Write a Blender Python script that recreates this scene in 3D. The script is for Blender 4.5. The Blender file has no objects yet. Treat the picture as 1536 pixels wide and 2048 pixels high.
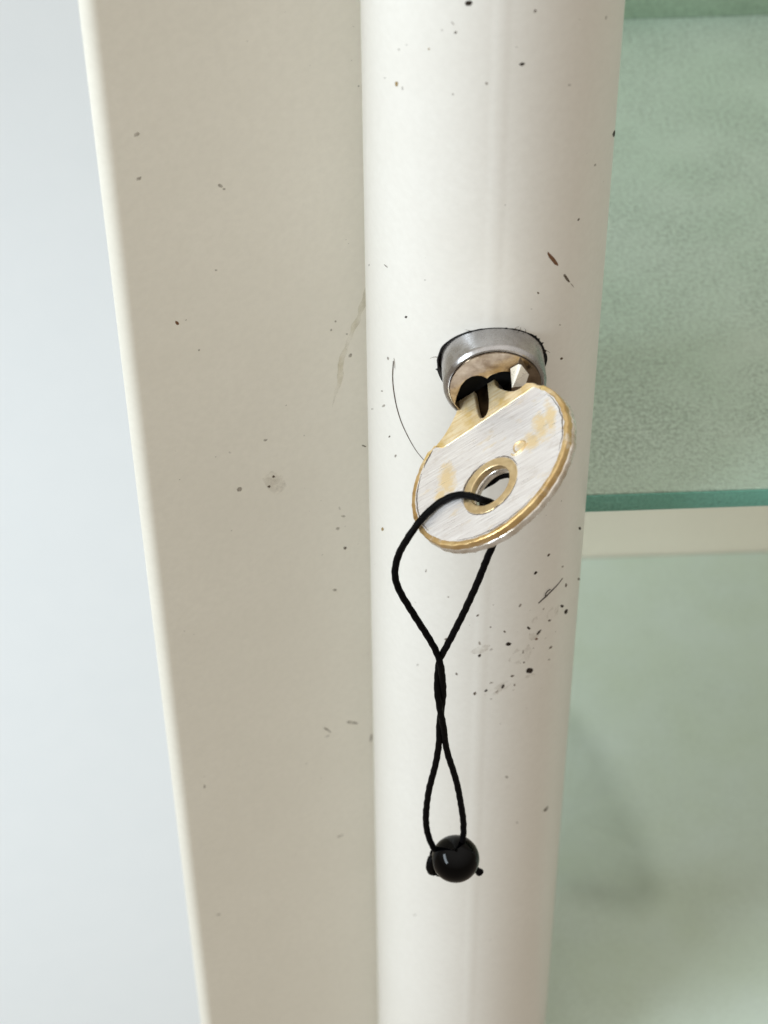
import bpy, bmesh, math, random
from mathutils import Vector, Matrix, noise

# ------------------------------------------------------------------ scene, camera, light
MM = 0.001
random.seed(11)
scene = bpy.context.scene
COL = scene.collection
scene.render.engine = 'CYCLES'
scene.cycles.use_denoising = True
scene.cycles.max_bounces = 10
scene.cycles.transmission_bounces = 8
scene.view_settings.view_transform = 'Standard'
scene.view_settings.look = 'None'
scene.view_settings.exposure = 0.0
scene.view_settings.gamma = 1.0
scene.view_settings.use_curve_mapping = False

cam_data = bpy.data.cameras.new('camera')
cam = bpy.data.objects.new('camera', cam_data)
COL.objects.link(cam)
scene.camera = cam
pitch, yaw, roll = math.radians(45.3927), math.radians(1.8682), math.radians(-0.6466)
fwd = Vector((math.sin(yaw) * math.cos(pitch), math.cos(yaw) * math.cos(pitch), -math.sin(pitch)))
rt = Vector((math.cos(yaw), -math.sin(yaw), 0))
up = rt.cross(fwd)
rt2 = math.cos(roll) * rt + math.sin(roll) * up
up2 = -math.sin(roll) * rt + math.cos(roll) * up
m = Matrix((rt2, up2, -fwd)).transposed().to_4x4()
m.translation = Vector((-23.600, -242.122, 217.291)) * MM
cam.matrix_world = m
cam_data.sensor_fit = 'VERTICAL'
cam_data.sensor_height = 24.0
cam_data.sensor_width = 18.0
cam_data.lens = 24.0 * 4556 / 2048
cam_data.clip_start = 0.01
cam_data.clip_end = 20
cam_data.dof.use_dof = True
cam_data.dof.focus_distance = 0.336
cam_data.dof.aperture_fstop = 22

world = bpy.data.worlds.new('World')
scene.world = world
world.use_nodes = True
wn = world.node_tree
bg = wn.nodes['Background']
tc = wn.nodes.new('ShaderNodeTexCoord')
sx = wn.nodes.new('ShaderNodeSeparateXYZ')
rp = wn.nodes.new('ShaderNodeValToRGB')
wn.links.new(tc.outputs['Generated'], sx.inputs[0])
mr = wn.nodes.new('ShaderNodeMapRange')
mr.inputs['From Min'].default_value = -1
wn.links.new(sx.outputs['Z'], mr.inputs['Value'])
wn.links.new(mr.outputs[0], rp.inputs[0])
rp.color_ramp.elements[0].position = 0.2
rp.color_ramp.elements[0].color = (0.40, 0.34, 0.27, 1)      # floor of the room
rp.color_ramp.elements[1].position = 0.95
rp.color_ramp.elements[1].color = (1.32, 1.27, 1.17, 1)       # lit ceiling
e = rp.color_ramp.elements.new(0.5)
e.color = (0.385, 0.335, 0.26, 1)                              # walls
wn.links.new(rp.outputs[0], bg.inputs['Color'])
bg.inputs['Strength'].default_value = 0.84

win = bpy.data.lights.new('window_light', 'AREA')             # tall window to the left
win.shape = 'RECTANGLE'
win.size, win.size_y = 0.26, 1.0
win.energy = 17.6
win.color = (0.80, 0.915, 1.0)
wo = bpy.data.objects.new('window_light', win)
COL.objects.link(wo)
wo.location = Vector((-0.80, -0.35, 0.42)) * 1.28
wo.rotation_euler = ((Vector((0, 0, -0.03)) - wo.location).to_track_quat('-Z', 'Y').to_matrix() @ Matrix.Rotation(math.radians(68), 3, 'Z')).to_euler()

fill_spot = bpy.data.lights.new('wall_fill', 'SPOT')               # added fill spot with no visible source, brightens the wall beyond the cabinet
fill_spot.energy = 26.0
fill_spot.color = (0.84, 0.94, 1.0)
fill_spot.spot_size = math.radians(75)
fill_spot.spot_blend = 0.8
fill_spot.shadow_soft_size = 0.12
lo = bpy.data.objects.new('wall_fill', fill_spot)
COL.objects.link(lo)
lo.location = (-0.80, -0.35, -1.0)
lo.rotation_euler = (Vector((-0.30, 0.75, -1.1)) - lo.location).to_track_quat('-Z', 'Y').to_euler()

# ------------------------------------------------------------------ material helpers
def new_mat(name):
    mt = bpy.data.materials.new(name)
    mt.use_nodes = True
    return mt, mt.node_tree, mt.node_tree.nodes['Principled BSDF']

def nd(nt, kind, **kw):
    n = nt.nodes.new(kind)
    for k, v in kw.items():
        if k in n.inputs.keys():
            n.inputs[k].default_value = v
        else:
            setattr(n, k, v)
    return n

def coords(nt, scale=(1, 1, 1), kind='Object', rot=(0, 0, 0)):
    t = nt.nodes.new('ShaderNodeTexCoord')
    mp = nt.nodes.new('ShaderNodeMapping')
    mp.inputs['Scale'].default_value = scale
    mp.inputs['Rotation'].default_value = rot
    nt.links.new(t.outputs[kind], mp.inputs[0])
    return mp.outputs[0]

def ramp(nt, fac, stops, interp='LINEAR'):
    r = nt.nodes.new('ShaderNodeValToRGB')
    r.color_ramp.interpolation = interp
    el = r.color_ramp.elements
    while len(el) < len(stops):
        el.new(0.5)
    for e, (p, c) in zip(el, stops):
        e.position = p
        e.color = (*c, 1) if len(c) == 3 else c
    nt.links.new(fac, r.inputs[0])
    return r.outputs[0]

def mix(nt, fac, a, b):
    mx = nt.nodes.new('ShaderNodeMix')
    mx.data_type = 'RGBA'
    for s, v in ((0, fac), (6, a), (7, b)):
        if isinstance(v, (int, float)):
            mx.inputs[s].default_value = v
        elif isinstance(v, tuple):
            mx.inputs[s].default_value = (*v, 1)
        else:
            nt.links.new(v, mx.inputs[s])
    return mx.outputs[2]

def noise_tex(nt, vec, scale, detail=3, rough=0.5):
    n = nd(nt, 'ShaderNodeTexNoise', Scale=scale, Detail=detail, Roughness=rough)
    nt.links.new(vec, n.inputs['Vector'])
    return n.outputs['Fac']

def bump(nt, bs, h, strength, dist):
    b = nd(nt, 'ShaderNodeBump', Strength=strength, Distance=dist)
    nt.links.new(h, b.inputs['Height'])
    nt.links.new(b.outputs[0], bs.inputs['Normal'])

def paint(name, base, worn, rough, spec=0.5):
    mt, nt, bs = new_mat(name)
    v = coords(nt)
    big = noise_tex(nt, v, 45, 4, 0.6)
    fine = noise_tex(nt, v, 900, 2, 0.6)
    c = mix(nt, ramp(nt, big, [(0.35, (0, 0, 0)), (0.75, (1, 1, 1))]), base, worn)
    c = mix(nt, ramp(nt, fine, [(0.3, (0.0,) * 3), (0.7, (0.5,) * 3)]), c, tuple(x * 0.95 for x in worn))
    nt.links.new(c, bs.inputs['Base Color'])
    bs.inputs['Roughness'].default_value = rough
    bs.inputs['Specular IOR Level'].default_value = spec
    bump(nt, bs, noise_tex(nt, v, 650, 4, 0.6), 0.10, 0.0002)
    return mt

M = {}
M['tube'] = paint('cream_gloss_paint', (0.80, 0.78, 0.735), (0.775, 0.75, 0.70), 0.34)
# faint extrusion seam running down the front of the post
nt = M['tube'].node_tree
b0 = [n for n in nt.nodes if n.type == 'BUMP'][0]
sep = nt.nodes.new('ShaderNodeSeparateXYZ')
nt.links.new(coords(nt), sep.inputs[0])
d1 = nd(nt, 'ShaderNodeMath', operation='SUBTRACT')
d1.inputs[1].default_value = -0.0003
nt.links.new(sep.outputs['X'], d1.inputs[0])
d2 = nd(nt, 'ShaderNodeMath', operation='ABSOLUTE')
nt.links.new(d1.outputs[0], d2.inputs[0])
d3 = nt.nodes.new('ShaderNodeMapRange')
d3.interpolation_type = 'SMOOTHERSTEP'
d3.inputs['From Min'].default_value = 0.0016
d3.inputs['From Max'].default_value = 0.0
nt.links.new(d2.outputs[0], d3.inputs['Value'])
b1 = nd(nt, 'ShaderNodeBump', Strength=0.26, Distance=0.0002)
nt.links.new(d3.outputs[0], b1.inputs['Height'])
nt.links.new(b1.outputs[0], b0.inputs['Normal'])
M['frame'] = paint('cream_satin_paint', (0.80, 0.77, 0.685), (0.765, 0.735, 0.65), 0.45, 0.4)
M['panel'] = paint('cream_back_panel', (0.90, 0.83, 0.72), (0.88, 0.81, 0.70), 0.5, 0.3)
M['wall'] = paint('cool_white_wall', (0.82, 0.862, 0.895), (0.80, 0.845, 0.88), 0.7, 0.2)

def flat(name, col, rough=0.8, metal=0.0, spec=0.3):
    mt, nt, bs = new_mat(name)
    v = coords(nt)
    n = noise_tex(nt, v, 2500, 3, 0.6)
    nt.links.new(mix(nt, n, tuple(c * 0.6 for c in col), tuple(min(1, c * 1.35) for c in col)), bs.inputs['Base Color'])
    bs.inputs['Roughness'].default_value = rough
    bs.inputs['Metallic'].default_value = metal
    bs.inputs['Specular IOR Level'].default_value = spec
    return mt

def film(name, col, lo, hi, amount, scale):
    """thin see-through dirt film: noisy alpha"""
    mt, nt, bs = new_mat(name)
    bs.inputs['Base Color'].default_value = (*col, 1)
    bs.inputs['Roughness'].default_value = 0.9
    v = coords(nt)
    a = ramp(nt, noise_tex(nt, v, scale, 5, 0.7), [(lo, (0, 0, 0)), (hi, (amount,) * 3)])
    nt.links.new(a, bs.inputs['Alpha'])
    return mt

DIRT = [flat('dirt_black', (0.026, 0.017, 0.012)), film('dirt_brown', (0.10, 0.07, 0.045), 0.15, 0.5, 0.85, 1500),
        film('dirt_faint', (0.20, 0.155, 0.115), 0.25, 0.65, 0.6, 900), flat('dirt_ochre', (0.30, 0.21, 0.09)),
        flat('dirt_rust', (0.17, 0.085, 0.045)), film('dirt_smudge', (0.30, 0.22, 0.13), 0.42, 0.8, 0.3, 450)]
M['grime'] = flat('grime_black', (0.006, 0.005, 0.005), 0.9)
M['streak'] = film('grime_yellow', (0.52, 0.44, 0.22), 0.36, 0.7, 0.28, 240)
mt, nt, bs = new_mat('dark_patch_film')                        # soft dark see-through patch, denser along its rim
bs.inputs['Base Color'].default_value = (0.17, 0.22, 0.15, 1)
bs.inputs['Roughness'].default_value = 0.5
at = nd(nt, 'ShaderNodeAttribute', attribute_name='patch_alpha')
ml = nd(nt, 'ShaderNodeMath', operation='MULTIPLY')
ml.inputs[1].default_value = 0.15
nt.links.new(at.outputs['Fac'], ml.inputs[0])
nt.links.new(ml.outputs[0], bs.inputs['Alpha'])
M['dark_patch'] = mt
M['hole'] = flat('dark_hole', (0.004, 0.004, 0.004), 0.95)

def metal(name, col, dark, rough, bscale, bstr, stretch=(1, 1, 1), patch=140):
    mt, nt, bs = new_mat(name)
    v = coords(nt, stretch)
    v0 = coords(nt)
    c = mix(nt, ramp(nt, noise_tex(nt, v0, patch, 4, 0.65), [(0.35, (0, 0, 0)), (0.72, (1, 1, 1))]), col, dark)
    nt.links.new(c, bs.inputs['Base Color'])
    bs.inputs['Metallic'].default_value = 1.0
    r = ramp(nt, noise_tex(nt, v, bscale, 3, 0.6), [(0.3, (rough * 0.7,) * 3), (0.7, (min(1, rough * 1.5),) * 3)])
    nt.links.new(r, bs.inputs['Roughness'])
    bump(nt, bs, noise_tex(nt, v, bscale, 3, 0.6), bstr, 0.0001)
    return mt

M['steel'] = metal('lock_steel', (0.52, 0.51, 0.52), (0.30, 0.29, 0.285), 0.24, 900, 0.10)
M['lockface'] = metal('lock_face_metal', (0.27, 0.215, 0.16), (0.11, 0.075, 0.048), 0.16, 330, 0.5, patch=420)
M['brass'] = metal('worn_brass', (0.90, 0.68, 0.36), (0.50, 0.29, 0.09), 0.36, 500, 0.02, patch=170)
nt = M['brass'].node_tree
bs = nt.nodes['Principled BSDF']
bs.inputs['Metallic'].default_value = 0.88
src = bs.inputs['Base Color'].links[0].from_socket
wear = ramp(nt, noise_tex(nt, coords(nt), 300, 6, 0.72), [(0.56, (0, 0, 0)), (0.66, (0.8,) * 3)])
dark_patch = ramp(nt, noise_tex(nt, coords(nt, (1, 1, 1), rot=(0.4, 0.2, 1.1)), 240, 6, 0.75), [(0.58, (0, 0, 0)), (0.70, (0.7,) * 3)])
c = mix(nt, dark_patch, mix(nt, wear, src, (0.93, 0.86, 0.76)), (0.26, 0.14, 0.055))
sep = nt.nodes.new('ShaderNodeSeparateXYZ')                # the neck is rubbed paler than the rim
nt.links.new(coords(nt), sep.inputs[0])
nk = nt.nodes.new('ShaderNodeMapRange')
nk.inputs['From Min'].default_value = -0.0125
nk.inputs['From Max'].default_value = -0.0095
nt.links.new(sep.outputs['Y'], nk.inputs['Value'])
pale = mix(nt, ramp(nt, noise_tex(nt, coords(nt, (90, 1300, 900)), 2.0, 5, 0.7), [(0.35, (0, 0, 0)), (0.65, (1, 1, 1))]), (0.80, 0.58, 0.27), (0.99, 0.87, 0.64))
pale = mix(nt, ramp(nt, noise_tex(nt, coords(nt), 260, 4, 0.6), [(0.48, (0, 0, 0)), (0.62, (0.8,) * 3)]), pale, (0.72, 0.50, 0.16))
c = mix(nt, nk.outputs[0], c, pale)
nt.links.new(c, bs.inputs['Base Color'])
mtl = nt.nodes.new('ShaderNodeMapRange')
mtl.inputs['To Min'].default_value = 0.88
mtl.inputs['To Max'].default_value = 0.62
nt.links.new(nk.outputs[0], mtl.inputs['Value'])
nt.links.new(mtl.outputs[0], bs.inputs['Metallic'])
M['brassring'] = metal('pale_brass', (0.88, 0.71, 0.44), (0.76, 0.56, 0.30), 0.38, 1200, 0.12)
M['nickel'] = metal('worn_nickel_edge', (0.90, 0.88, 0.86), (0.55, 0.46, 0.35), 0.26, 900, 0.2, patch=330)
M['nickel'].node_tree.nodes['Principled BSDF'].inputs['Metallic'].default_value = 0.85
M['reflection'] = metal('pale_reflection', (0.97, 0.94, 0.87), (0.90, 0.86, 0.78), 0.3, 900, 0.05)
M['reflection'].node_tree.nodes['Principled BSDF'].inputs['Metallic'].default_value = 0.3
M['groove_dark'] = metal('dark_groove_metal', (0.055, 0.032, 0.014), (0.015, 0.010, 0.006), 0.5, 900, 0.2)

def bow_face_mat():
    """brushed nickel plating worn through to brass in patches"""
    mt, nt, bs = new_mat('brushed_worn_nickel')
    v = coords(nt)
    sv = coords(nt, (60, 1300, 900))                        # brushing runs across the bow (local x)
    br = noise_tex(nt, sv, 3.0, 4, 0.65)
    silver = mix(nt, ramp(nt, br, [(0.3, (0, 0, 0)), (0.7, (1, 1, 1))]), (0.80, 0.755, 0.75), (1.0, 0.975, 0.965))
    blot = noise_tex(nt, coords(nt, (420, 900, 900)), 0.5, 4, 0.6)
    mask = None
    t = nt.nodes.new('ShaderNodeTexCoord')
    for (cx, cy, rx, ry) in ((-9.4, 16.1, 1.5, 3.4), (-10.6, 18.6, 1.1, 2.0), (6.6, 16.6, 1.5, 3.0), (8.3, 15.6, 1.0, 3.2), (5.0, 18.3, 1.4, 2.0), (3.2, 18.0, 0.9, 1.2)):
        mp = nt.nodes.new('ShaderNodeMapping')
        mp.vector_type = 'TEXTURE'
        mp.inputs['Location'].default_value = (cx * MM, -cy * MM, 0)
        mp.inputs['Scale'].default_value = (rx * MM, ry * MM, 1)
        nt.links.new(t.outputs['Object'], mp.inputs[0])
        ln = nd(nt, 'ShaderNodeVectorMath', operation='LENGTH')
        nt.links.new(mp.outputs[0], ln.inputs[0])
        if mask is None:
            mask = ln.outputs['Value']
        else:
            mn = nd(nt, 'ShaderNodeMath', operation='MINIMUM')
            nt.links.new(mask, mn.inputs[0]); nt.links.new(ln.outputs['Value'], mn.inputs[1])
            mask = mn.outputs[0]
    wob = noise_tex(nt, coords(nt, (420, 620, 600)), 1.0, 6, 0.75)
    ad = nd(nt, 'ShaderNodeMath', operation='MULTIPLY_ADD')
    nt.links.new(wob, ad.inputs[0]); ad.inputs[1].default_value = 2.6; nt.links.new(mask, ad.inputs[2])
    gold = ramp(nt, ad.outputs[0], [(0.0, (1, 1, 1)), (0.5, (1, 1, 1))])
    r = nt.nodes.new('ShaderNodeMapRange')
    r.inputs['From Min'].default_value = 2.45; r.inputs['From Max'].default_value = 1.75
    nt.links.new(ad.outputs[0], r.inputs['Value'])
    c = mix(nt, r.outputs[0], silver, (0.90, 0.72, 0.45))
    c = mix(nt, ramp(nt, blot, [(0.58, (0, 0, 0)), (0.70, (0.6,) * 3)]), c, (0.86, 0.72, 0.52))
    scr = noise_tex(nt, coords(nt, (60, 1500, 900), rot=(0, 0, 0.5)), 2.2, 2, 0.5)
    c = mix(nt, ramp(nt, scr, [(0.66, (0, 0, 0)), (0.73, (0.55,) * 3)]), c, (0.42, 0.37, 0.34))
    grub = noise_tex(nt, coords(nt, (300, 500, 500)), 1.0, 5, 0.7)
    c = mix(nt, ramp(nt, grub, [(0.55, (0, 0, 0)), (0.75, (0.5,) * 3)]), c, (0.60, 0.52, 0.45))
    nt.links.new(c, bs.inputs['Base Color'])
    bs.inputs['Metallic'].default_value = 0.66
    nt.links.new(ramp(nt, br, [(0.3, (0.26,) * 3), (0.7, (0.44,) * 3)]), bs.inputs['Roughness'])
    bump(nt, bs, br, 0.6, 0.0001)
    return mt
M['bowface'] = bow_face_mat()

def cord_mat():
    mt, nt, bs = new_mat('black_waxed_cord')
    v = coords(nt)
    n = noise_tex(nt, v, 1800, 3, 0.7)
    nt.links.new(mix(nt, n, (0.0006, 0.0006, 0.0008), (0.003, 0.0026, 0.003)), bs.inputs['Base Color'])
    bs.inputs['Roughness'].default_value = 0.55
    bs.inputs['Specular IOR Level'].default_value = 0.06
    bump(nt, bs, n, 0.6, 0.0002)
    return mt
M['cord'] = cord_mat()
mt, nt, bs = new_mat('black_glass_bead')
bs.inputs['Base Color'].default_value = (0.0003, 0.0003, 0.0005, 1)
bs.inputs['Roughness'].default_value = 0.05
bs.inputs['Specular IOR Level'].default_value = 0.14
M['bead'] = mt

def frosted(name, col, pale, trans, g=1.0):
    mt, nt, bs = new_mat(name)
    v = coords(nt)
    big = noise_tex(nt, v, 30, 3, 0.6)
    grain = noise_tex(nt, v, 1250, 4, 0.75)
    c = mix(nt, ramp(nt, big, [(0.35, (0, 0, 0)), (0.7, (1, 1, 1))]), col, pale)
    uneven = nd(nt, 'ShaderNodeMath', operation='MULTIPLY')
    nt.links.new(ramp(nt, grain, [(0.36, (min(1, 0.8 * g),) * 3), (0.60, (0, 0, 0))]), uneven.inputs[0])
    nt.links.new(ramp(nt, noise_tex(nt, v, 55, 4, 0.6), [(0.3, (0.35,) * 3), (0.65, (1.2,) * 3)]), uneven.inputs[1])
    c = mix(nt, uneven.outputs[0], c, tuple(x * 0.66 for x in col))
    nt.links.new(c, bs.inputs['Base Color'])
    bs.inputs['Roughness'].default_value = 0.42
    bs.inputs['IOR'].default_value = 1.5
    bs.inputs['Transmission Weight'].default_value = trans
    bump(nt, bs, grain, 0.75 * g, 0.0006)
    return mt
M['shelf'] = frosted('frosted_green_glass', (0.565, 0.725, 0.60), (0.64, 0.775, 0.675), 0.08, 1.25)
M['shelf_low'] = frosted('smooth_frosted_glass', (0.68, 0.78, 0.65), (0.73, 0.83, 0.75), 0.10, 0.3)
M['edge'] = frosted('teal_glass_edge', (0.18, 0.50, 0.40), (0.25, 0.56, 0.47), 0.1)
M['rear'] = frosted('green_glass_rear', (0.36, 0.50, 0.36), (0.40, 0.54, 0.40), 0.1)

# ------------------------------------------------------------------ object helpers
def link(name, me, mat, parent=None):
    o = bpy.data.objects.new(name, me)
    COL.objects.link(o)
    if mat is not None and not me.materials:
        me.materials.append(mat)
    if parent is not None:
        o.parent = parent
    return o

def from_bm(name, bm, mat, parent=None, smooth=True, sharp=35):
    bmesh.ops.recalc_face_normals(bm, faces=bm.faces)
    me = bpy.data.meshes.new(name)
    bm.to_mesh(me)
    bm.free()
    if smooth:
        me.shade_smooth()
        me.set_sharp_from_angle(angle=math.radians(sharp))
    return link(name, me, mat, parent)

def tag(o, label, cat, kind=None, group=None):
    o['label'] = label
    o['category'] = cat
    if kind:
        o['kind'] = kind
    if group:
        o['group'] = group
    return o

def empty(name, loc=(0, 0, 0)):
    o = bpy.data.objects.new(name, None)
    o.empty_display_size = 0.01
    o.location = loc
    COL.objects.link(o)
    return o

def prism(name, pts, z0, z1, mat, parent=None, bevel=0.0):
    """closed outline (x, y) in mm extruded from z0 to z1"""
    bm = bmesh.new()
    lo = [bm.verts.new((x * MM, y * MM, z0 * MM)) for x, y in pts]
    f = bm.faces.new(lo)
    ex = bmesh.ops.extrude_face_region(bm, geom=[f])
    bmesh.ops.translate(bm, verts=[v for v in ex['geom'] if isinstance(v, bmesh.types.BMVert)], vec=(0, 0, (z1 - z0) * MM))
    if bevel:
        bmesh.ops.bevel(bm, geom=list(bm.edges), offset=bevel * MM, segments=3, affect='EDGES', profile=0.5, clamp_overlap=True)
    return from_bm(name, bm, mat, parent)

def curve_plate(name, loops, z0, z1, bev, mat, parent, matrix=None):
    """outlines in mm (outer first, then holes) -> solid plate with rounded edges"""
    cu = bpy.data.curves.new(name, 'CURVE')
    cu.dimensions = '2D'
    cu.fill_mode = 'BOTH'
    cu.extrude = max(((z1 - z0) / 2 - bev) * MM, 1e-6)
    cu.bevel_depth = bev * MM
    cu.bevel_resolution = 3
    cu.offset = -bev * MM
    for lp in loops:
        sp = cu.splines.new('POLY')
        sp.points.add(len(lp) - 1)
        for p, (x, y) in zip(sp.points, lp):
            p.co = (x * MM, y * MM, 0, 1)
        sp.use_cyclic_u = True
    tmp = bpy.data.objects.new('tmp', cu)
    COL.objects.link(tmp)
    dg = bpy.context.evaluated_depsgraph_get()
    me = bpy.data.meshes.new_from_object(tmp.evaluated_get(dg))
    bpy.data.objects.remove(tmp)
    bpy.data.curves.remove(cu)
    me.name = name
    me.transform(Matrix.Translation((0, 0, (z0 + z1) / 2 * MM)))
    bm = bmesh.new()
    bm.from_mesh(me)
    bmesh.ops.remove_doubles(bm, verts=bm.verts, dist=2e-6)
    bmesh.ops.recalc_face_normals(bm, faces=bm.faces)
    bm.to_mesh(me)
    bm.free()
    me.materials.clear()
    me.shade_smooth()
    me.set_sharp_from_angle(angle=math.radians(40))
    for p in me.polygons:
        if abs(p.normal.z) > 0.995:
            p.use_smooth = False
    o = link(name, me, mat, parent)
    if matrix is not None:
        o.matrix_local = matrix
    return o

def lathe(name, prof, mat, parent, n=96, centre=(0, 0, 0)):
    """profile (radius, t) in mm about the -Y axis"""
    bm = bmesh.new()
    rings = []
    for r, t in prof:
        rings.append([bm.verts.new(((centre[0] + r * math.cos(2 * math.pi * k / n)) * MM, (centre[1] - t) * MM,
                                    (centre[2] + r * math.sin(2 * math.pi * k / n)) * MM)) for k in range(n)])
    for a, b in zip(rings, rings[1:]):
        for k in range(n):
            bm.faces.new((a[k], a[(k + 1) % n], b[(k + 1) % n], b[k]))
    return from_bm(name, bm, mat, parent, sharp=28)

def smooth_path(pts, step=0.35):
    """Catmull-Rom through the points, resampled"""
    P = [Vector(p) for p in pts]
    P = [2 * P[0] - P[1]] + P + [2 * P[-1] - P[-2]]
    out = []
    for i in range(1, len(P) - 2):
        a, b, c, d = P[i - 1:i + 3]
        n = max(2, int((c - b).length / step))
        for k in range(n):
            t = k / n
            out.append(0.5 * ((2 * b) + (c - a) * t + (2 * a - 5 * b + 4 * c - d) * t * t + (3 * b - a - 3 * c + d) * t ** 3))
    out.append(P[-2])
    return out

def tube_mesh(bm, path, rad, sides=12, rough=0.0, seed=0.0, taper=None):
    T = [(path[min(i + 1, len(path) - 1)] - path[max(i - 1, 0)]).normalized() for i in range(len(path))]
    nrm = T[0].orthogonal().normalized()
    rings = []
    for i, (p, t) in enumerate(zip(path, T)):
        nrm = (nrm - nrm.dot(t) * t).normalized()
        bn = t.cross(nrm)
        r0 = rad * (taper(i / max(1, len(path) - 1)) if taper else 1.0)
        ring = []
        for k in range(sides):
            a = 2 * math.pi * k / sides
            r = r0
            if rough:
                ph = a * 3 - i * 0.9
                r *= 1 + rough * (0.5 * math.sin(ph) + noise.noise(p * 1.6 + Vector((seed, k * 0.4, 0))) * 0.9)
            ring.append(bm.verts.new((p + nrm * (r * math.cos(a)) + bn * (r * math.sin(a))) * MM))
        rings.append(ring)
    for a, b in zip(rings, rings[1:]):
        for k in range(sides):
            bm.faces.new((a[k], a[(k + 1) % sides], b[(k + 1) % sides], b[k]))
    bm.faces.new(rings[0]); bm.faces.new(rings[-1])

# ------------------------------------------------------------------ setting
bm = bmesh.new()
vs = [bm.verts.new(v) for v in ((-2.5, 0.75, -2.2), (2.5, 0.75, -2.2), (2.5, 0.75, 1.6), (-2.5, 0.75, 1.6))]
bm.faces.new(vs)
bm.faces.ensure_lookup_table()
wall = from_bm('wall', bm, M['wall'], smooth=False)
tag(wall, 'pale cool white wall behind the left side of the cabinet', 'wall', 'structure')

# ------------------------------------------------------------------ display cabinet
cab = empty('display_cabinet', (0, 0, 0))
tag(cab, 'cream painted display cabinet with a flat frame and round corner post fitted with a lock', 'cabinet')
R = 17.5
ZLO, ZHI = -420.0, 260.0

def on_tube(s, z, proud=0.0):
    a = s / R
    return Vector(((R + proud) * math.sin(a), R - (R + proud) * math.cos(a), z))

def round_post():
    H = 12.0                 # half size of the patch that carries the lock hole
    N = 24
    HR = 7.72
    bm = bmesh.new()
    cols = [-H + 2 * H * i / N for i in range(N + 1)]
    rest = 2 * math.pi * R - 2 * H
    cols_out = [H + rest * i / 110 for i in range(111)]
    rows = [ZLO] + [-H + 2 * H * i / N for i in range(N + 1)] + [ZHI]
    def quad(s0, s1, z0, z1):
        bm.faces.new([bm.verts.new(on_tube(s, z) * MM) for s, z in ((s0, z0), (s1, z0), (s1, z1), (s0, z1))])
    for i in range(N):
        quad(cols[i], cols[i + 1], ZLO, -H)
        quad(cols[i], cols[i + 1], H, ZHI)
    for i in range(110):
        for z0, z1 in zip(rows, rows[1:]):
            quad(cols_out[i], cols_out[i + 1], z0, z1)
    border = [(c, -H) for c in cols[:-1]] + [(H, c) for c in cols[:-1]] + [(-c, H) for c in cols[:-1]] + [(-H, -c) for c in cols[:-1]]
    rings = []
    for f in range(9):
        t = (f / 8) ** 1.4
        ring = []
        for bs_, bz in border:
            a = math.atan2(bz, bs_)
            hx, hz = HR * math.cos(a), HR * math.sin(a)
            hs = R * math.asin(hx / R)
            ring.append(bm.verts.new(on_tube(hs + (bs_ - hs) * t, hz + (bz - hz) * t) * MM))
        rings.append(ring)
    n = len(border)
    for a, b in zip(rings, rings[1:]):
        for k in range(n):
            bm.faces.new((a[k], a[(k + 1) % n], b[(k + 1) % n], b[k]))
    # wall of the drilled hole
    inner = [bm.verts.new(v.co + Vector((0, 2.0 * MM, 0))) for v in rings[0]]
    for k in range(n):
        bm.faces.new((rings[0][k], rings[0][(k + 1) % n], inner[(k + 1) % n], inner[k]))
    bmesh.ops.remove_doubles(bm, verts=bm.verts, dist=3e-6)
    return from_bm('round_post', bm, M['tube'], cab, sharp=40)
post = round_post()

# flat frame face to the left of the post: a box profile with rounded front corner
FA = math.radians(25)
FO = Vector((-14.0, 22.0))
FS = Vector((-math.cos(FA), -math.sin(FA)))          # along the face, to the left
FN = Vector((math.sin(FA), -math.cos(FA)))           # out of the face
def face_pt(s, d=0.0):
    p = FO + FS * s + FN * d
    return (p.x, p.y)
CRN = 1.9
cc = Vector(face_pt(42.3 - CRN, -CRN))
prof = [face_pt(-16), face_pt(42.3 - CRN)]
for k in range(1, 15):
    a = math.radians(-65 - 113 * k / 14)              # from the face normal round to straight left
    prof.append((cc.x + CRN * math.cos(a), cc.y + CRN * math.sin(a)))
prof += [(prof[-1][0] + 0.6, 46), (2, 60)]
frame = prism('frame_upright', prof, ZLO, ZHI, M['frame'], cab)

YB = 168.0
back = prism('back_panel', [(-20, YB), (420, YB), (420, YB + 4), (-20, YB + 4)], ZLO, ZHI, M['panel'], cab)
mt, nt, bs = new_mat('beam_dimmer_mat')
tr = nd(nt, 'ShaderNodeBsdfTransparent', Color=(0.81, 0.82, 0.81, 1))
gl = nd(nt, 'ShaderNodeBsdfGlossy', Roughness=0.05)
ms = nd(nt, 'ShaderNodeMixShader', Fac=0.05)
nt.links.new(tr.outputs[0], ms.inputs[1]); nt.links.new(gl.outputs[0], ms.inputs[2])
nt.links.new(ms.outputs[0], nt.nodes['Material Output'].inputs['Surface'])
M['beam_dimmer'] = mt
side = prism('dimmer_pane', [(-3, 38), (1, 38), (1, YB - 0.2), (-3, YB - 0.2)], ZLO, ZHI, M['beam_dimmer'], cab)  # unseen pane added to dim the window beam on the shelves
bottom = prism('base_panel', [(17, 30), (420, 30), (420, YB - 0.2), (17, YB - 0.2)], -256, -248, M['panel'], cab)

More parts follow.
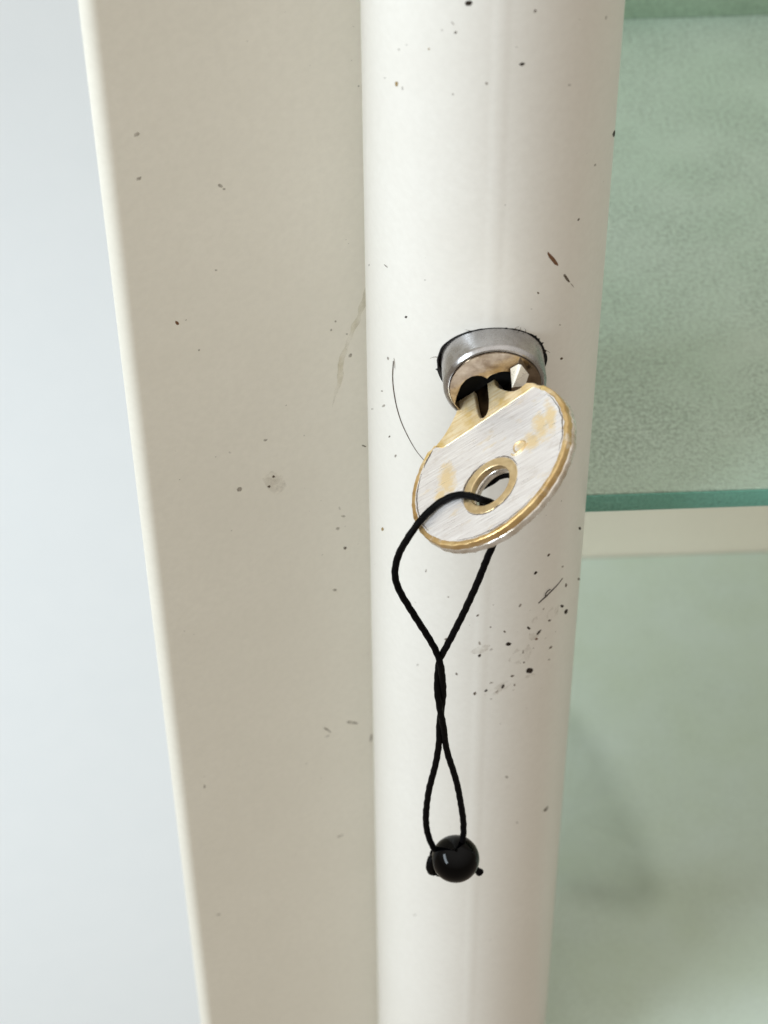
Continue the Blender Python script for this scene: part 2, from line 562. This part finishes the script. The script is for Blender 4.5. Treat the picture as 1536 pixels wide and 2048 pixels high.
# ------------------------------------------------------------------ lock (part of the cabinet)
LC = (0.1, 0, 0.35)
lock = lathe('lock', [(7.30, -12), (7.35, 3.35), (7.25, 3.75), (6.95, 4.12), (6.72, 4.2), (6.66, 4.02), (6.56, 4.02)], M['steel'], cab, centre=LC)
slot = [(-5.55, -2.64), (-5.35, -1.33), (-4.77, 0.84), (-4.1, 1.9), (-3.25, 2.47), (-2.5, 2.6), (-1.9, 2.5), (-1.12, 2.0), (-0.8, 2.45), (-0.3, 2.8), (0.5, 3.1),
        (1.2, 3.22), (2.13, 3.14), (2.35, 0.6), (2.3, -1.0), (-3.3, -5.1), (-4.5, -4.3)]
circ = [(6.54 * math.cos(2 * math.pi * k / 96), 6.54 * math.sin(2 * math.pi * k / 96)) for k in range(96)]
face_m = Matrix.Translation(Vector((LC[0], -2.0, LC[2])) * MM) @ Matrix.Rotation(math.radians(90), 4, 'X')
shift = [(x - LC[0], z - LC[2]) for x, z in slot]
lface = curve_plate('lock_face', [circ, shift], -0.2, 2.3, 0.12, M['lockface'], lock, face_m)
well = [bm_ for bm_ in ()]
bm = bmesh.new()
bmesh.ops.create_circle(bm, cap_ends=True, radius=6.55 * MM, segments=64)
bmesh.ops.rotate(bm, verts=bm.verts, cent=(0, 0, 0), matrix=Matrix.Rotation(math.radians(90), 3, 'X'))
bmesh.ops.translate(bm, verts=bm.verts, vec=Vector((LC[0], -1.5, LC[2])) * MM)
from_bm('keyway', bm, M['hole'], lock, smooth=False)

# grime around the edge of the lock hole, with small tufts
bm = bmesh.new()
n = 220
prev = None
ring_i, ring_o = [], []
for k in range(n):
    a = 2 * math.pi * k / n
    ext = 0.05 + 0.16 * max(0, noise.noise(Vector((math.cos(a) * 6, math.sin(a) * 6, 1.7))) + 0.15)
    if random.random() < 0.05:
        ext += random.uniform(0.1, 0.38)
    d = abs((a + 0.05 + math.pi) % (2 * math.pi) - math.pi)
    ext += 0.32 * math.exp(-(d / 0.16) ** 2)
    for rr, lst in ((7.60, ring_i), (7.74 + ext * 0.8, ring_o)):
        x, z = rr * math.cos(a), rr * math.sin(a)
        lst.append(bm.verts.new(on_tube(R * math.asin(x / R), z, 0.05) * MM))
for k in range(n):
    bm.faces.new((ring_i[k], ring_i[(k + 1) % n], ring_o[(k + 1) % n], ring_o[k]))
from_bm('grime_ring', bm, M['grime'], lock, smooth=False)
bm = bmesh.new()
for deg, ln, lean in ((62, 0.7, 0.2), (68, 0.8, -0.3), (55, 0.6, 0.5), (115, 0.6, 0.4), (172, 0.9, 0.5), (12, 0.5, -0.5)):
    a = math.radians(deg)
    pts = []
    for f in (0, 0.5, 1):
        r = 7.8 + ln * f
        x, z = r * math.cos(a + lean * 0.05 * f * f * 3), r * math.sin(a + lean * 0.05 * f * f * 3)
        pts.append(on_tube(R * math.asin(x / R), z, 0.1 + 0.2 * f))
    tube_mesh(bm, smooth_path(pts, 0.2), 0.045, 5, taper=lambda t: 1 - 0.7 * t)
tf = from_bm('lint', bm, DIRT[1], lock)
tf['kind'] = 'stuff'

TUBE_DIRT = [
    (-4.54,60.43,0.40,0.32,0.20,-0.35,0), (3.85,59.10,0.11,0.20,0.15,-0.12,1), (2.45,51.49,0.36,0.11,0.09,-0.26,0),
    (-2.01,48.73,0.22,0.01,0.01,-0.27,2), (-15.02,44.94,0.00,0.39,0.33,0.17,3), (-13.92,44.85,0.00,0.31,0.18,0.08,2),
    (-6.13,55.88,0.20,0.04,0.00,-0.18,1), (-6.48,57.13,0.24,-0.21,-0.07,-0.09,2), (-13.21,51.77,0.17,0.07,-0.00,-0.15,2),
    (-14.53,50.49,0.17,-0.04,-0.12,-0.17,2), (-9.73,52.49,0.14,0.05,0.00,-0.15,3), (-17.40,44.62,0.29,0.16,-0.00,-0.12,2),
    (-7.93,55.84,0.14,0.03,0.00,-0.15,2), (-6.33,46.56,0.17,0.04,0.00,-0.19,2), (9.48,46.44,0.30,-0.01,0.08,-0.21,2),
    (1.65,54.12,0.19,-0.02,0.01,-0.15,2), (15.70,53.79,0.05,0.27,0.19,-0.12,2), (23.51,30.51,0.66,0.10,2.45,-1.79,0),
    (12.62,23.02,0.19,0.10,0.17,-0.20,0), (8.36,18.09,0.95,-1.44,-0.26,-0.16,4), (10.97,13.58,0.69,-1.26,-0.23,-0.03,1),
    (12.28,11.52,0.51,-0.78,-0.08,-0.02,2), (6.24,12.90,0.13,-0.28,-0.13,-0.05,1), (-17.57,12.86,0.62,0.03,-0.08,-0.12,1),
    (-23.39,8.79,0.13,0.33,0.28,0.20,2), (-13.36,6.09,0.28,0.16,-0.00,-0.23,0), (5.36,10.27,0.15,-0.05,0.01,-0.14,2),
    (7.81,1.57,0.28,0.07,0.19,-0.41,0), (10.99,-1.42,0.22,0.07,0.17,-0.28,1), (-15.75,-4.24,0.12,-1.23,-0.17,-0.12,2),
    (-17.28,-4.32,0.08,-0.32,-0.25,-0.21,2), (-19.02,-12.08,0.38,0.30,-0.00,-0.20,2), (-22.75,-18.87,0.65,0.57,-0.01,-0.16,2),
    (-18.63,-14.81,0.51,0.69,0.23,-0.01,2), (-17.07,-19.89,0.25,0.43,0.15,0.01,1), (-15.65,-22.93,0.18,0.40,0.20,0.04,2),
    (8.46,-45.19,0.32,0.23,0.18,-0.30,0), (10.88,-42.51,0.29,0.14,0.16,-0.27,1), (14.47,-47.81,0.23,0.02,0.21,-0.34,2),
    (22.40,-58.28,1.60,-1.67,0.12,-0.43,1), (20.06,-44.04,-0.09,0.55,0.90,-0.86,0), (15.93,-53.41,0.08,0.46,0.33,-0.33,1),
    (15.14,-57.76,0.54,-0.47,0.03,-0.39,0), (16.59,-60.40,0.39,0.17,0.57,-0.74,0), (5.94,-51.57,0.18,0.39,0.20,-0.23,2),
    (10.53,-54.91,0.19,0.15,0.13,-0.20,2), (12.06,-58.77,0.35,-0.05,0.13,-0.31,1), (-1.00,-52.51,0.20,0.18,0.08,-0.20,1),
    (1.15,-55.39,0.16,-0.02,0.00,-0.18,1), (3.49,-56.94,0.20,-0.29,-0.10,-0.16,1), (7.72,-57.80,0.41,-0.40,-0.08,-0.30,0),
    (9.87,-60.04,0.47,0.40,0.21,-0.33,0), (9.44,-61.48,0.26,0.02,0.14,-0.36,4), (4.26,-60.21,0.46,-0.03,0.07,-0.44,0),
    (-0.54,-59.13,0.07,-0.54,-0.16,-0.04,2), (1.37,-60.88,0.28,0.21,0.09,-0.23,2), (-0.47,-62.20,0.30,0.16,0.09,-0.35,0),
    (6.93,-63.15,0.05,0.47,0.19,-0.13,2), (12.75,-65.95,0.34,0.08,0.19,-0.33,1), (12.57,-68.83,0.32,-0.25,0.02,-0.27,2),
    (7.23,-66.04,0.19,-0.10,0.01,-0.26,0), (8.39,-68.69,0.55,0.29,0.41,-0.82,0), (5.15,-68.49,0.37,0.05,0.07,-0.26,1),
    (3.65,-70.63,0.23,0.45,0.22,-0.28,0), (0.80,-71.07,0.23,0.34,0.15,-0.24,0), (-1.09,-71.75,0.20,0.40,0.19,-0.24,1),
    (1.59,-69.27,0.39,0.15,0.05,-0.19,2), (2.66,-71.64,0.26,0.35,0.09,-0.16,2), (5.68,-70.99,0.03,0.36,0.14,-0.09,1),
    (1.69,-73.37,0.21,-0.04,0.01,-0.19,2), (14.61,-111.45,0.74,0.06,0.32,-0.57,1), (5.05,-95.26,0.36,-0.34,-0.07,-0.30,2),
    (7.59,-109.60,0.26,-0.16,0.01,-0.30,2), (-11.07,-67.93,0.19,0.41,0.19,-0.08,2), (-9.59,-44.44,0.06,0.48,0.13,0.04,2),
    (-4.14,-67.17,0.16,-0.25,-0.16,-0.24,1), (-19.38,-41.95,0.24,0.64,0.47,0.30,3), (-5.79,-48.92,0.20,0.06,0.00,-0.23,2),
    (-5.92,-58.99,0.39,0.34,0.07,-0.26,1), (8.90,-56.53,0.66,0.31,0.34,-0.66,5), (8.89,-60.41,1.26,0.16,0.44,-1.11,5),
    (8.55,-70.18,1.28,-0.48,0.09,-0.56,5), (13.54,-57.61,1.92,0.00,0.83,-1.51,5), (3.15,-70.87,2.54,1.55,0.37,-0.98,5),
    (6.87,-63.99,2.05,1.39,0.96,-1.90,5), (-0.42,-60.85,1.50,0.80,0.21,-0.81,5), (10.30,5.31,0.24,-0.12,0.01,-0.19,2),
    (-10.09,14.45,0.16,0.07,0.00,-0.13,2), (15.59,30.55,0.11,0.17,0.26,-0.21,2), (0.94,29.27,0.13,-0.01,0.00,-0.13,2),
    (-11.42,-139.76,0.28,0.23,0.00,-0.24,2), (3.35,-144.10,0.20,-0.07,0.01,-0.25,2)]
FACE_DIRT = [
    (34.03,4.01,-0.27,-0.41,0.22,-0.20,4), (25.87,25.53,-0.37,-0.39,0.17,-0.24,2), (25.31,24.82,-0.22,-0.08,0.01,-0.17,1),
    (27.42,11.24,-0.23,-0.09,0.01,-0.18,1), (37.18,38.03,-0.45,0.13,-0.11,-0.32,2), (20.46,-33.07,-0.24,0.14,-0.15,-0.32,0),
    (21.33,-34.88,-0.30,-0.07,-0.02,-0.28,0), (20.44,-34.40,-2.13,-0.98,0.12,-2.49,5), (9.69,-7.14,-0.22,0.06,-0.10,-0.25,1),
    (8.89,-5.78,-0.21,-0.08,0.01,-0.19,2), (7.04,-9.01,-0.21,-0.08,0.00,-0.20,2), (6.54,-13.55,-0.25,0.25,-0.22,-0.32,1),
    (21.44,-24.73,-0.33,-0.07,-0.02,-0.27,2), (26.34,-33.11,-0.53,0.14,-0.18,-0.56,2), (8.61,-47.53,-0.36,-0.17,0.01,-0.29,1),
    (9.58,-49.99,-0.39,-0.00,-0.08,-0.37,2), (9.19,-45.51,-0.15,-0.42,0.12,-0.03,2), (8.41,-55.17,-0.21,0.22,-0.21,-0.33,0),
    (4.54,-33.55,-0.46,-0.41,0.05,-0.13,0), (37.00,-141.14,-0.50,-0.19,-0.01,-0.33,1), (7.93,-100.81,-1.19,-0.82,0.04,-0.47,2),
    (12.93,-100.09,-0.86,-1.38,0.12,-0.16,2), (12.97,-101.76,-0.64,0.05,-0.08,-0.30,2), (11.22,-132.71,-0.79,-0.07,-0.06,-0.34,2),
    (37.47,30.92,-0.39,0.11,-0.10,-0.29,2), (31.04,-2.36,-0.19,-0.08,0.01,-0.19,2), (4.28,-107.18,-0.18,1.18,-0.25,-0.21,1),
    (37.14,-101.95,-0.10,0.50,-0.13,-0.12,2), (4.30,34.99,-0.15,-0.05,0.00,-0.16,1), (10.50,-64.37,-0.42,-0.21,0.01,-0.31,2),
    (27.45,-24.71,-0.25,-0.11,0.01,-0.21,2)]
STREAK = [(3.17, 0.04), (4.6, -5.24), (5.83, -8.2), (7.08, -11.2), (8.18, -14.29), (8.43, -17.78), (9.18, -20.06), (9.94, -22.88)]

def blob(bm, place, c, a, b, proud):
    """irregular flake on a surface: place(s, z, d) -> point in mm"""
    n = random.choice((6, 7, 8, 9))
    off = random.uniform(0, 6.28)
    rim, top = [], []
    for k in range(n):
        t = off + 2 * math.pi * k / n
        r = random.uniform(0.72, 1.18)
        s = c[0] + (a[0] * math.cos(t) + b[0] * math.sin(t)) * r
        z = c[1] + (a[1] * math.cos(t) + b[1] * math.sin(t)) * r
        rim.append(bm.verts.new(place(s, z, 0.012) * MM))
    mid = bm.verts.new(place(c[0], c[1], proud) * MM)
    for k in range(n):
        bm.faces.new((rim[k], rim[(k + 1) % n], mid))

def place_face(s, z, d):
    x, y = face_pt(s, d)
    return Vector((x, y, z))

for data, place, parent in ((TUBE_DIRT, on_tube, post), (FACE_DIRT, place_face, frame)):
    small = [bmesh.new() for _ in DIRT]
    for (s, z, ax, az, bx, bz, sh) in data:
        size = 2 * max(math.hypot(ax, az), math.hypot(bx, bz))
        if parent is frame:
            sh = {0: 1, 1: 2}.get(sh, sh)
        elif sh == 0 and size < 0.55:
            sh = 1
        if sh == 4 and size > 1.5:
            ax, az = ax * 1.3, az * 1.3
        if size > 0.62 and sh != 5:
            bm = bmesh.new()
            blob(bm, place, (s, z), (ax, az), (bx, bz), 0.10 if sh in (0, 1) else 0.04)
            from_bm('dirt_speck', bm, DIRT[sh], parent, smooth=False)
        else:
            blob(small[sh], place, (s, z), (ax, az), (bx, bz), 0.06 if sh != 5 else 0.02)
    for _ in range(40):
        r = random.uniform(0.04, 0.12)
        if parent is post:
            s, z = random.uniform(-24, 24), random.uniform(-190, 62)
            if random.random() < 0.45:
                s, z = random.gauss(8, 5), random.gauss(-62, 12)
        else:
            s, z = random.uniform(3, 38), random.uniform(-180, 60)
        blob(small[2], place, (s, z), (r * random.uniform(0.7, 2.0), 0), (0, r), 0.03)
    for i, b in enumerate(small):
        if len(b.faces):
            o = from_bm('dust', b, DIRT[i], parent, smooth=False)
            o['kind'] = 'stuff'
        else:
            b.free()

# yellowish run of grime down the frame face beside the post
path = smooth_path([Vector((s, z, 0)) for s, z in STREAK], 0.5)
bm = bmesh.new()
prev = None
for i, p in enumerate(path):
    w = 0.55 + 0.5 * noise.noise(p * 0.5)
    w *= min(1, (len(path) - i) / 12)
    cur = [bm.verts.new(place_face(p.x + k * w, p.y, 0.01) * MM) for k in (-1, 0, 1)]
    if prev:
        for k in (0, 1):
            bm.faces.new((prev[k], prev[k + 1], cur[k + 1], cur[k]))
    prev = cur
from_bm('grime_streak', bm, M['streak'], frame)

# ------------------------------------------------------------------ glass shelves
def shelf(z_top, y0, y1, label, rear, mat):
    T = 4.05
    o = prism('glass_shelf', [(16.2, y0 + 0.05), (415, y0 + 0.05), (415, y1), (16.2, y1)], z_top - T, z_top, mat, None, 0.25)
    tag(o, label, 'shelf', group='frosted glass shelves in the cabinet')
    prism('front_edge', [(16.3, y0 - 0.35), (414.9, y0 - 0.35), (414.9, y0 - 0.02), (16.3, y0 - 0.02)], z_top - T + 0.05, z_top - 0.22, M['edge'], o, 0.1)
    if rear:
        prism('rear_edge', [(16.3, y1 - 0.9), (414.9, y1 - 0.9), (414.9, y1 - 0.1), (16.3, y1 - 0.1)], z_top + 0.01, z_top + 7.0, M['rear'], o, 0.2)
    return o
shelf(-52.07, 26.0, YB - 0.4, 'upper green frosted glass shelf with a teal front edge, level with the key', True, M['shelf'])
low_shelf = shelf(-218.1, 24.0, YB - 0.4, 'lower green frosted glass shelf filling the bottom right corner of the photo', False, M['shelf_low'])
# soft dark patch on the lower shelf, reaching behind the post
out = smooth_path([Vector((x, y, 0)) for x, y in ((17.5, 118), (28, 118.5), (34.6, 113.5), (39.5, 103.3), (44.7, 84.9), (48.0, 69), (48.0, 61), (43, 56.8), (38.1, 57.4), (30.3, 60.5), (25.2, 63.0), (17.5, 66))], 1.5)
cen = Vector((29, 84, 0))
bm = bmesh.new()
lay = bm.verts.layers.float.new('patch_alpha')
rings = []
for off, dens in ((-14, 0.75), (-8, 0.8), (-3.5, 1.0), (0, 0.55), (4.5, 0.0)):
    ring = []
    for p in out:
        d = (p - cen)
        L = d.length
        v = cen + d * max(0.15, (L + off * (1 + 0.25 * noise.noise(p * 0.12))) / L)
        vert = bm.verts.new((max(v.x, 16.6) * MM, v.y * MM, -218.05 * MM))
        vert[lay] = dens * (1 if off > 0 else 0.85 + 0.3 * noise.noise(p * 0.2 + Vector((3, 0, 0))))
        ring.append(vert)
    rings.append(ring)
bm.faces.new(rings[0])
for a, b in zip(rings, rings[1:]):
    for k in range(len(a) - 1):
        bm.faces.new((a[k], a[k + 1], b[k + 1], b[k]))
from_bm('dark_patch', bm, M['dark_patch'], low_shelf, smooth=False)

# ------------------------------------------------------------------ key in the lock
PHI = math.radians(38)
W = Vector((math.cos(PHI), 0, math.sin(PHI)))
Tt = Vector((0, -1, 0))
Nn = Tt.cross(W)                                      # upper side of the key
key = empty('key')
key.matrix_world = Matrix((W, -Tt, Nn)).transposed().to_4x4()
def fl(lp):                                           # (across, out of the lock) -> local x, y
    return [(x, -y) for x, y in lp]
tag(key, 'round-headed worn brass and nickel key turned in the lock of the round post', 'key')
BC, BR = (-2.37, 17.65), 13.4
def arc(c, r, a0, a1, n):
    return [(c[0] + r * math.cos(math.radians(a0 + (a1 - a0) * k / n)), c[1] + r * math.sin(math.radians(a0 + (a1 - a0) * k / n))) for k in range(n + 1)]
# outline: neck up from the lock, flares into the round bow
outer = [(-6.55, 2.2), (-6.6, 3.4), (-7.0, 4.5), (-8.0, 5.9), (-9.4, 7.3), (-11.0, 8.6)] + arc(BC, BR, 222, -55, 110) + [(4.0, 7.0), (3.1, 6.75), (2.2, 6.2), (1.4, 5.4), (0.7, 4.4), (0.25, 3.4), (0.15, 2.2)]
# groove milled into the neck, open at the lock end
groove = [(-1.20, 2.2), (-1.22, 5.6), (-1.45, 7.4), (-1.85, 8.2), (-2.35, 8.45), (-2.8, 8.2), (-3.1, 7.4), (-3.35, 5.6), (-3.5, 2.2)]
rec = arc(BC, BR - 0.8, 226.5, -46.5, 100)
# straight shoulder of the recess, with eased corners
rec = [p for p in rec] + [(5.6, 8.55), (4.7, 8.6), (-8.6, 9.75), (-9.7, 9.75)]
def nick(lp, amp, seed):                              # small dents and wear along an outline
    return [(x + amp * noise.noise(Vector((x * 0.9, y * 0.9, seed))) + amp * 0.5 * noise.noise(Vector((x * 2.7, y * 2.7, seed))),
             y + amp * noise.noise(Vector((x * 0.9, y * 0.9, seed + 9))) + amp * 0.5 * noise.noise(Vector((x * 2.7, y * 2.7, seed + 9)))) for x, y in lp]
outer = nick(outer, 0.16, 1.0)
rec = nick(rec, 0.16, 4.0)
curve_plate('bow_rim', [fl(outer + groove), fl(rec)], -1.15, 0.0, 0.2, M['brass'], key)
curve_plate('bow_edge', [fl([(x + (x - BC[0]) * 0.005, y + (y - BC[1]) * 0.005) if y > 9 else (x, y) for x, y in nick(outer, 0.12, 14.0)]), fl(arc((-2.45, 22.0), 3.3, 0, 356, 60))], -2.2, -1.05, 0.3, M['nickel'], key)
HC = (-2.45, 22.0)
hole = arc(HC, 3.7, 0, 356, 60)
inner_plate = [(p[0] + (BC[0] - p[0]) * -0.02, p[1] + (BC[1] - p[1]) * -0.02) for p in rec]
curve_plate('bow_face', [fl(inner_plate), fl(hole)], -1.0, -0.045, 0.02, M['bowface'], key)
ring_o, ring_i = arc(HC, 4.65, 0, 356, 70), arc(HC, 3.25, 0, 356, 60)
curve_plate('hole_ring', [fl(ring_o), fl(ring_i)], -0.9, 0.0, 0.14, M['brassring'], key)
# blade inside the lock and the near-black brown floor of its groove
prism('blade', fl([(-5.9, -9), (-0.6, -9), (-0.6, 8.9), (-5.9, 8.9)]), -1.04, -0.75, M['groove_dark'], key)
# reflection in the lock face built as pale facets beside the keyway
bm = bmesh.new()
def kv(p):
    return bm.verts.new(key.matrix_world.inverted() @ (Vector(p) * MM))
lowp = [kv(p) for p in [(2.12, -4.4, 3.93), (3.22, -4.4, 4.72), (2.45, -4.4, 0.22), (4.77, -4.4, 2.68), (4.28, -4.4, 0.52), (2.87, -4.4, 0.39)]]
rdg = [kv(p) for p in [(3.54, -5.3, 5.32), (2.74, -5.3, 2.16)]]
bm.faces.new((lowp[0], lowp[1], rdg[0], rdg[1], lowp[2]))
bm.faces.new((rdg[0], lowp[3], lowp[4], lowp[5], rdg[1]))
bm.faces.new((lowp[1], lowp[3], rdg[0]))
bm.faces.new((rdg[1], lowp[5], lowp[2]))
from_bm('reflection_facets', bm, M['reflection'], key, smooth=False)
# old grime packed along the hole ring and the edge of the recess
bm = bmesh.new()
for c0, rr, a0, a1, th in ((HC, 4.72, 20, 150, 0.10), (HC, 4.74, 175, 265, 0.13), (HC, 4.72, 285, 350, 0.08), (BC, BR - 0.95, 150, 205, 0.09), (BC, BR - 0.92, 60, 120, 0.07), (BC, BR - 0.92, -30, 25, 0.08), (BC, BR - 0.9, 210, 224, 0.11)):
    pts = [Vector((x, -y, -0.035)) for x, y in nick(arc(c0, rr, a0, a1, 40), 0.12, 20.0)]
    tube_mesh(bm, pts, th, 6, 0.5, 2.0, taper=lambda t: 0.25 + 0.75 * math.sin(math.pi * t))
from_bm('grime_line', bm, DIRT[1], key)
# small worn emblem stamped on the bow
bm = bmesh.new()
loop = [Vector((2.7 + 0.95 * math.cos(t) * (1 + 0.25 * math.cos(t)), -17.9 + 0.85 * math.sin(t), -0.035)) for t in [2 * math.pi * k / 28 for k in range(29)]]
tube_mesh(bm, loop, 0.13, 8)
tube_mesh(bm, smooth_path([Vector((1.5, -18.5, -0.035)), Vector((1.9, -19.0, -0.035)), Vector((3.2, -19.05, -0.035)), Vector((4.3, -18.2, -0.035))], 0.2), 0.12, 8)
from_bm('emblem', bm, M['brassring'], key)

# ------------------------------------------------------------------ cord loop with bead
lan = empty('cord_loop', Vector((-8.3, -24.0, -50.0)) * MM)
tag(lan, 'thin black twisted cord loop with a black bead hanging from the key', 'cord')
INV = Matrix.Translation(-lan.location)
A = [(-4.2, -17.17, -7.6), (-3.5, -19.19, -7.69), (-2.33, -21.76, -6.14), (-1.67, -23.29, -3.85), (-2.27, -23.7, -2.92), (-3.27, -24.01, -2.17), (-4.35, -22.95, -2.61), (-6.24, -20.93, -4.24), (-8.61, -20.43, -6.09), (-10.87, -21.45, -7.71), (-12.03, -22.42, -8.63), (-13.03, -23.05, -9.92),
     (-14.47, -22.4, -14.26), (-14.99, -22.6, -18.13),
     (-14.3, -22.8, -21.39), (-12.52, -23.0, -25.71), (-10.35, -23.2, -30.69), (-9.1, -23.4, -33.83)]
B = [(-4.24, -17.64, -7.62), (-3.23, -17.8, -6.33), (-1.67, -18.05, -4.99), (-0.16, -17.81, -3.93), (1.45, -18.39, -3.44), (1.75, -21.5, -3.58), (0.63, -24.06, -4.84), (-0.79, -26.01, -6.2),
     (-1.2, -24.6, -9.2), (-1.05, -22.4, -12.3), (-1.96, -22.6, -15.19), (-3.28, -22.8, -20.08), (-4.97, -23.0, -25.58), (-6.72, -23.2, -30.67), (-7.85, -23.4, -33.68)]
C = [(-8.5, -23.5, -35.98), (-8.46, -23.6, -40.72), (-8.27, -23.8, -46.27), (-8.16, -23.9, -50.28), (-8.05, -24.0, -53.75)]
Ls = [(-8.92, -24.0, -59.18), (-9.96, -24.0, -65.99), (-10.39, -24.0, -72.38), (-10.13, -24.0, -76.98), (-9.24, -24.2, -80.6), (-8.4, -24.4, -82.0)]
Rs = [(-7.09, -24.0, -57.45), (-5.78, -24.0, -63.72), (-4.89, -24.0, -70.13), (-4.41, -24.0, -75.36), (-4.5, -24.3, -79.6), (-4.8, -24.8, -81.5)]
CR = 0.505
cpath = smooth_path(C, 0.6)
twA, twB = [], []
for i, p in enumerate(cpath):
    f = i / (len(cpath) - 1)
    a = math.pi / 2 + f * math.pi * 1.5
    # half turns: crossing, side by side, crossing, side by side
    o = Vector((-math.cos(a), math.sin(a) * -1, 0)) * CR * 0.86
    twA.append(p + o); twB.append(p - o)
def strand(name, pts, seed):
    bm = bmesh.new()
    tube_mesh(bm, smooth_path(pts, 0.28), CR, 14, 0.10, seed)
    bmesh.ops.transform(bm, matrix=INV, verts=bm.verts)
    return from_bm(name, bm, M['cord'], lan, sharp=80)
sub = slice(0, None, 3)
strand('strand', [Vector(p) for p in A] + twA[sub] + [Vector(p) for p in Ls], 0.0)
strand('strand', [Vector(p) for p in B] + twB[sub] + [Vector(p) for p in Rs], 7.0)
bm = bmesh.new()
bmesh.ops.create_uvsphere(bm, u_segments=64, v_segments=40, radius=3.86 * MM)
bmesh.ops.translate(bm, verts=bm.verts, vec=Vector((-5.64, -25.0, -82.95)) * MM - lan.location)
from_bm('bead', bm, M['bead'], lan, sharp=180)
# knot beside the bead: cord wound over itself
bm = bmesh.new()
kc = Vector((-8.75, -23.9, -85.2))
pts = []
for k in range(70):
    t = k / 69 * 2 * math.pi * 3
    pts.append(kc + Vector((0.75 * math.cos(t * 1.0) + 0.35 * math.sin(t * 0.34), 0.9 * math.sin(t * 0.67 + 0.6), 1.75 * math.sin(t) + 0.5 * math.cos(t * 0.5))))
tube_mesh(bm, smooth_path(pts, 0.4), 0.62, 10, 0.08, 3.0)
bmesh.ops.transform(bm, matrix=INV, verts=bm.verts)
from_bm('knot', bm, M['cord'], lan, sharp=80)
bm = bmesh.new()
tube_mesh(bm, [Vector(p) for p in ((-2.9, -24.6, -86.2), (-2.1, -24.6, -86.7), (-1.75, -24.6, -87.2), (-1.5, -24.6, -87.5))], 0.62, 9, 0.15, 5.0, taper=lambda t: 0.75 + 0.35 * t)
bmesh.ops.transform(bm, matrix=INV, verts=bm.verts)
from_bm('cord_end', bm, M['cord'], lan, sharp=60)

# ------------------------------------------------------------------ loose fibres lying on the post
def fibre(name, sz, rad, mat, label, extra=None):
    bm = bmesh.new()
    tube_mesh(bm, smooth_path([on_tube(s, z, 0.06) for s, z in sz], 0.3), rad, 6, taper=lambda t: 0.45 + 0.55 * math.sin(math.pi * min(1, t + 0.12)) ** 0.6 if t < 0.88 else 0.5)
    if extra:
        tube_mesh(bm, smooth_path([on_tube(s, z, 0.12) for s, z in extra], 0.2), rad * 0.8, 6)
    o = from_bm(name, bm, mat)
    tag(o, label, 'fibre')
    return o
fibre('hair', [(-15.97, -3.9), (-16.12, -7.73), (-15.58, -11.34), (-14.51, -14.47), (-13.1, -16.85), (-11.5, -19.02), (-9.9, -20.5)], 0.085, DIRT[1],
      'thin dark curved hair on the round post left of the key head')
fibre('splinter', [(9.4, -52.76), (10.08, -52.35), (10.69, -52.16), (11.42, -51.83), (12.18, -51.54), (13.09, -51.29), (13.94, -51.01), (14.7, -50.7)], 0.10, DIRT[0],
      'short dark splinter stuck slantwise on the round post right of the cord',
      [(10.68, -51.95), (10.75, -51.25), (11.26, -50.89), (11.69, -50.96)])
